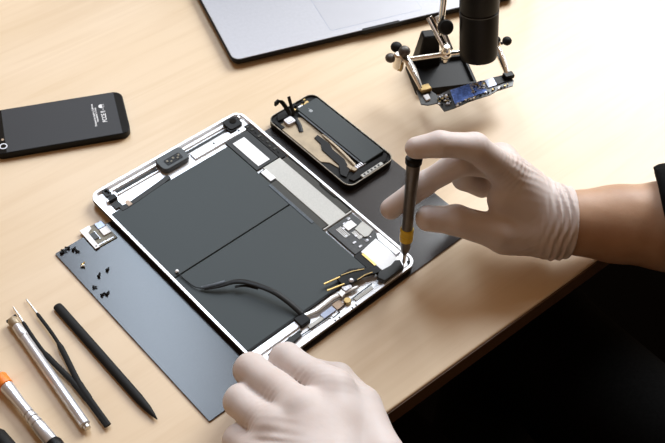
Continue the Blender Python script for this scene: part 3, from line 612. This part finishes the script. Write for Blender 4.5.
# ================================================================== PERSON: gloved hands, forearm, dark clothes
def v3(*a): return np.array(a, np.float32)
RW = v3(266, -302, 43)
RM = [v3(237, -261, 91), v3(247, -251, 84), v3(258, -240, 75), v3(265, -233, 61)]
R_index = ([RM[0], v3(207, -246, 127), v3(182, -231, 135), v3(168, -219.8, 131)], [12.5, 11.0, 9.9, 8.8])
R_middle = ([RM[1], v3(204.7, -237.4, 105), v3(183.8, -220.9, 80), v3(160.1, -209.9, 57)], [12.5, 10.6, 9.6, 8.8])
R_ring = ([RM[2], v3(223, -221, 83), v3(232, -225, 56), v3(246, -236, 44)], [12, 10, 9.4, 8.8])
R_pinky = ([RM[3], v3(241, -214, 62), v3(247, -222, 40), v3(256, -236, 36)], [11, 9, 8.4, 8])
R_thumb = ([v3(253, -302, 36), v3(215, -279, 49), v3(190, -254, 60), v3(171.0, -240.5, 64.5)], [18, 14.2, 12.0, 10.4])
RE = v3(274.6, -307, 40); RAX = v3(0.73, -0.68, -0.02)
R_arm = ([RW, v3(306, -336, 41), v3(336, -365, 42), v3(405, -440, 30), v3(480, -525, 0)], [26, 32, 37, 43, 46])
def fingers(P, L, k=1.2):
    d = None
    for pts, rs in L:
        e = chain(P, pts, rs, 4.0); d = e if d is None else smin(d, e, k)
    return d
def right_hand(P):
    d = None
    for m, r0, r1 in zip(RM, (19, 18, 18, 18), (12.5, 12.5, 12.5, 12)):
        e = cone(P, RW, m, r0, r1); d = e if d is None else smin(d, e, 12)
    d = smin(d, cone(P, v3(247, -292, 52), v3(228, -268, 70), 16, 12), 12)          # web between thumb and index
    d = smin(d, cone(P, v3(258, -300, 38), v3(224, -282, 38), 20, 15), 10)          # thenar
    d = smin(d, cone(P, v3(270, -290, 36), v3(262, -240, 48), 19, 15), 12)          # hypothenar
    d = smin(d, fingers(P, (R_index, R_middle, R_ring, R_pinky)), 6)
    d = smin(d, fingers(P, (R_thumb,)), 7)
    return d
def right_glove(P):
    d = right_hand(P)
    arm = chain(P, *R_arm, 8) - 1.8
    d = smin(d, arm, 12)
    s = (P - RE) @ RAX
    q = P - RE - s[:, None] * RAX; th = np.arctan2(q[:, 2], q @ v3(0.68, 0.73, 0))
    fold = np.sin(2 * PI * (s + 2.5 * np.sin(th * 2 + 0.6) + 1.2 * np.sin(th * 5)) / 6.3) * 1.1 + 0.5 * np.sin(2 * PI * (s + 4 * np.sin(th + 1)) / 3.7)
    d = d - fold * np.exp(-((s + 9) / 13) ** 2)
    d -= crease(P, (226, -256, 108), (-.55, .25, .6), 0.55, 4.2, 14) + crease(P, (207, -246, 128), (-.8, .3, .1), 0.4, 3.8, 9)
    d -= crease(P, (238, -262, 98), (-.5, .6, .6), 0.5, 4.8, 18) + crease(P, (190, -252, 60), (-.7, .6, .2), 0.3, 3.5, 9)
    d -= crease(P, (236, -285, 30), (-.3, .4, .8), 1.0, 5.2, 20) + crease(P, (255, -262, 95), (.5, .5, .2), 0.4, 6, 25)
    d -= 0.35 * np.sin(P[:, 0] * .13 + P[:, 2] * .1) * np.sin(P[:, 1] * .15 + 1)
    d = np.maximum(d, s)
    rim = np.sqrt(np.maximum(np.abs(arm + 0.4) - 0.2, 0) ** 2 + s ** 2) - 1.5
    return smin(d, rim, 1.5)
LW_ = v3(-52, -376.7, 50)
LMC = [v3(11.3, -302.6, 50), v3(-17.9, -299.8, 54), v3(-40.4, -299.3, 50), v3(-58.9, -303, 42)]
LP = [v3(8.9, -254.2, 36), v3(-16.1, -243.4, 35), v3(-37.6, -258, 33), v3(-56.6, -279, 27)]
LI = ([LMC[0], LP[0], LP[0] + v3(1, 5, -17), LP[0] + v3(5, 1, -22)], [14.5, 12.6, 10.5, 9.0])
LM_ = ([LMC[1], LP[1], LP[1] + v3(3, 0, -18), LP[1] + v3(9, -4, -24)], [14.5, 12.6, 10.5, 9.3])
LR = ([LMC[2], LP[2], LP[2] + v3(4, -1, -16), LP[2] + v3(11, -5, -21.5)], [14, 12.3, 10.3, 9.0])
LPK = ([LMC[3], LP[3], LP[3] + v3(4, -1, -12), LP[3] + v3(11, -4, -16)], [13, 11.3, 9.6, 8.6])
LTH = ([v3(3.2, -358.6, 40), v3(25.4, -318.6, 34), v3(33, -285.3, 22), v3(25.1, -259.4, 13)], [19, 14.5, 12, 10])
L_arm = ([LW_, v3(-52, -470, 34), v3(-75, -520, 14), v3(-90, -560, -6)], [26, 36, 42, 44])
def left_hand(P):
    d = None
    for m, r0, r1 in zip(LMC, (22, 22, 22, 20), (14.5, 14.5, 14, 13)):
        e = cone(P, LW_, m, r0, r1); d = e if d is None else smin(d, e, 14)
    d = smin(d, cone(P, LTH[0][0], LMC[0] + v3(3, 0, -8), 18, 13), 14)
    d = smin(d, cone(P, LW_ + v3(-12, 0, -8), LMC[3] + v3(0, -6, -4), 20, 15), 12)
    d = smin(d, fingers(P, (LI, LM_, LR, LPK), 1.6), 5)
    d = smin(d, fingers(P, (LTH,)), 6)
    return d
def left_glove(P):
    d = smin(left_hand(P), chain(P, *L_arm, 8) - 1.8, 12)
    for i in range(3):
        c = (LMC[i] + LMC[i + 1]) / 2 * 0.6 + (LP[i] + LP[i + 1]) / 2 * 0.4
        d -= crease(P, c + v3(0, 0, 8), LP[i] - LMC[i] + v3(9, 0, 0), 0.5, 4.8, 9)
    d -= crease(P, LMC[3] + v3(6, -10, 14), (0.7, 0.5, 0.3), 0.6, 6.5, 16) + crease(P, LMC[0] + v3(8, 3, -2), (.6, .6, 0), .35, 5, 16)
    d -= 0.4 * np.sin(P[:, 0] * .13 + P[:, 2] * .1) * np.sin(P[:, 1] * .15 + 1)
    e = LW_ + (v3(-52, -470, 34) - LW_) * 0.45; n = (v3(-52, -470, 34) - LW_); n = n / np.linalg.norm(n)
    return np.maximum(d, (P - e) @ n)
SHR, SHL = v3(385, -690, 250), v3(35, -690, 250)
def torso(P, g=0.0):
    d = smin(cone(P, (210, -720, -190), (210, -705, 40), 125, 120), cone(P, (150, -700, 190), (270, -700, 190), 95, 95), 60)
    d = smin(d, cone(P, SHL, SHR, 60, 60), 60)
    return d - g
def arms_up(P, g=0.0):
    return np.minimum(chain(P, [R_arm[0][3], R_arm[0][4], SHR], [42, 46, 62], 20), chain(P, [L_arm[0][1], L_arm[0][3], SHL], [36, 46, 62], 20)) - g
def legs(P, g=0.0):
    a = chain(P, [(130, -700, -215), (95, -270, -215), (95, -240, -660)], [88, 62, 42], 20)
    b = chain(P, [(290, -700, -215), (335, -270, -215), (335, -240, -660)], [88, 62, 42], 20)
    return smin(np.minimum(a, b), cone(P, (150, -715, -205), (270, -715, -205), 100, 100), 30) - g
def head(P):
    d = smin(blob(P, (210, -672, 478), (76, 94, 112)), cone(P, (210, -705, 300), (210, -690, 420), 60, 56), 20)
    d = smin(d, blob(P, (210, -618, 425), (52, 45, 45)), 20)
    d = smin(d, cone(P, (210, -582, 475), (210, -568, 448), 9, 14), 8)
    for s in (-1, 1):
        d = smin(d, blob(P, (210 + s * 78, -675, 468), (8, 18, 30)), 4)
        d = -smin(-d, -(-blob(P, (210 + s * 31, -580, 482), (17, 12, 10))), 6) if False else np.maximum(d, -blob(P, (210 + s * 31, -576, 482), (15, 10, 8)))
        d = smin(d, blob(P, (210 + s * 31, -588, 482), (11, 11, 10)), 2)
    d = smin(d, cone(P, (190, -579, 413), (230, -579, 413), 6, 6), 5)
    return d
def feet(P):
    return np.minimum(cone(P, (95, -250, -695), (90, -130, -708), 40, 28), cone(P, (335, -250, -695), (342, -130, -708), 40, 28))
def body(P):
    d = smin(torso(P, -8), arms_up(P, -6), 30)
    d = np.minimum(d, chain(P, *R_arm, 8)); d = np.minimum(d, chain(P, *L_arm, 8) + 1)
    d = smin(d, legs(P, -8), 20); d = smin(d, head(P), 20); d = np.minimum(d, feet(P) + 6)
    return np.minimum(d, np.minimum(right_hand(P), left_hand(P)) + 3.2)
PO = (210, -600, -740)
person = thing('person', 'person in black clothes and white gloves working on the tablet with a screwdriver', 'person', PO)
sdf_obj('body', 'skin', body, (-200, -860, -745), (580, -100, 610), 5.0, person, PO, 2)
gl = sdf_obj('glove', 'glove', right_glove, (130, -345, 5), (320, -190, 155), 1.25, person, PO, 1)
gl['label'] = 'white latex glove on the hand gripping the screwdriver, wrinkled at the cuff'
g2 = sdf_obj('glove', 'glove', left_glove, (-110, -470, -3), (80, -200, 90), 1.3, person, PO, 1)
g2['label'] = 'white latex glove on the curled hand steadying the tablet corner'
HN = v3(*(CR @ np.array([0.92, 0.24, 0.29])))   # how the cuff of the sleeve is cut
HN /= np.linalg.norm(HN); HP = v3(345.9, -333.6, 72)
LH = v3(-75, -520, 14); LN = v3(0, -.95, .3)
def shirt(P):
    sl = chain(P, [R_arm[0][1], R_arm[0][2], R_arm[0][3], R_arm[0][4], SHR], [44, 48, 54, 58, 70], 20)
    sl = np.maximum(sl, -((P - HP) @ HN))
    sr = np.maximum(chain(P, [L_arm[0][1], L_arm[0][3], SHL], [46, 56, 70], 20), -((P - LH) @ LN))
    d = smin(torso(P, 6), np.minimum(sl, sr), 25)
    d = d - 1.2 * np.sin(P[:, 0] * .06 + P[:, 2] * .05) * np.sin(P[:, 1] * .07)
    return np.maximum(d, -(P[:, 2] + 215))
s1 = sdf_obj('shirt', 'cloth', shirt, (-210, -880, -230), (590, -320, 340), 5.0, person, PO, 5); s1['label'] = 'black cotton shirt'
s2 = sdf_obj('trousers', 'cloth', lambda P: np.maximum(legs(P, 6), -(P[:, 2] + 665)), (0, -860, -680), (430, -170, -80), 8.0, person, PO, 2)
s2['label'] = 'black trousers'
sdf_obj('shoe', 'blackm', lambda P: np.maximum(cone(P, (95, -250, -695), (90, -130, -708), 45, 33), -(P[:, 2] + 740)), (40, -310, -742), (150, -80, -640), 7, person, PO, 1)
sdf_obj('shoe', 'blackm', lambda P: np.maximum(cone(P, (335, -250, -695), (342, -130, -708), 45, 33), -(P[:, 2] + 740)), (280, -310, -742), (390, -80, -640), 7, person, PO, 1)
sdf_obj('hair', 'hair', lambda P: np.maximum(blob(P, (210, -684, 486), (86, 100, 116)), -(P @ v3(0, -.75, .66) - (0.75 * 640 + .66 * 478))), (110, -800, 380), (310, -560, 620), 6, person, PO, 1)


# ================================================================== LIGHT
def area(name, loc, target, size, sizey, power, col):
    l = bpy.data.lights.new(name, 'AREA'); l.shape = 'RECTANGLE'; l.size = size; l.size_y = sizey; l.energy = power; l.color = col
    o = bpy.data.objects.new(name, l); C.objects.link(o); o.location = loc
    o.rotation_mode = 'QUATERNION'; o.rotation_quaternion = (Vector(target) - Vector(loc)).to_track_quat('-Z', 'Y'); return o
area('ceiling_panel', (0.52, 0.83, 1.5), (0.0, -0.1, 0), 0.34, 0.9, 16, (0.70, 0.84, 1.0))
area('window', (1.55, 1.5, 1.22), (0.1, 0.0, 0.1), 2.6, 1.2, 26, (0.97, 0.98, 1.0))
area('side_window', (2.0, 0.34, 1.42), (0.0, -0.1, 0), 1.1, 1.2, 79, (0.91, 0.96, 1.0))
w = bpy.data.worlds.new('room_light'); bpy.context.scene.world = w; w.use_nodes = True
bg = w.node_tree.nodes['Background']; bg.inputs[0].default_value = (1.0, 0.61, 0.35, 1); bg.inputs[1].default_value = 0.31
vs = bpy.context.scene.view_settings; vs.view_transform = 'Standard'; vs.look = 'None'; vs.gamma = 1; vs.exposure = -0.08
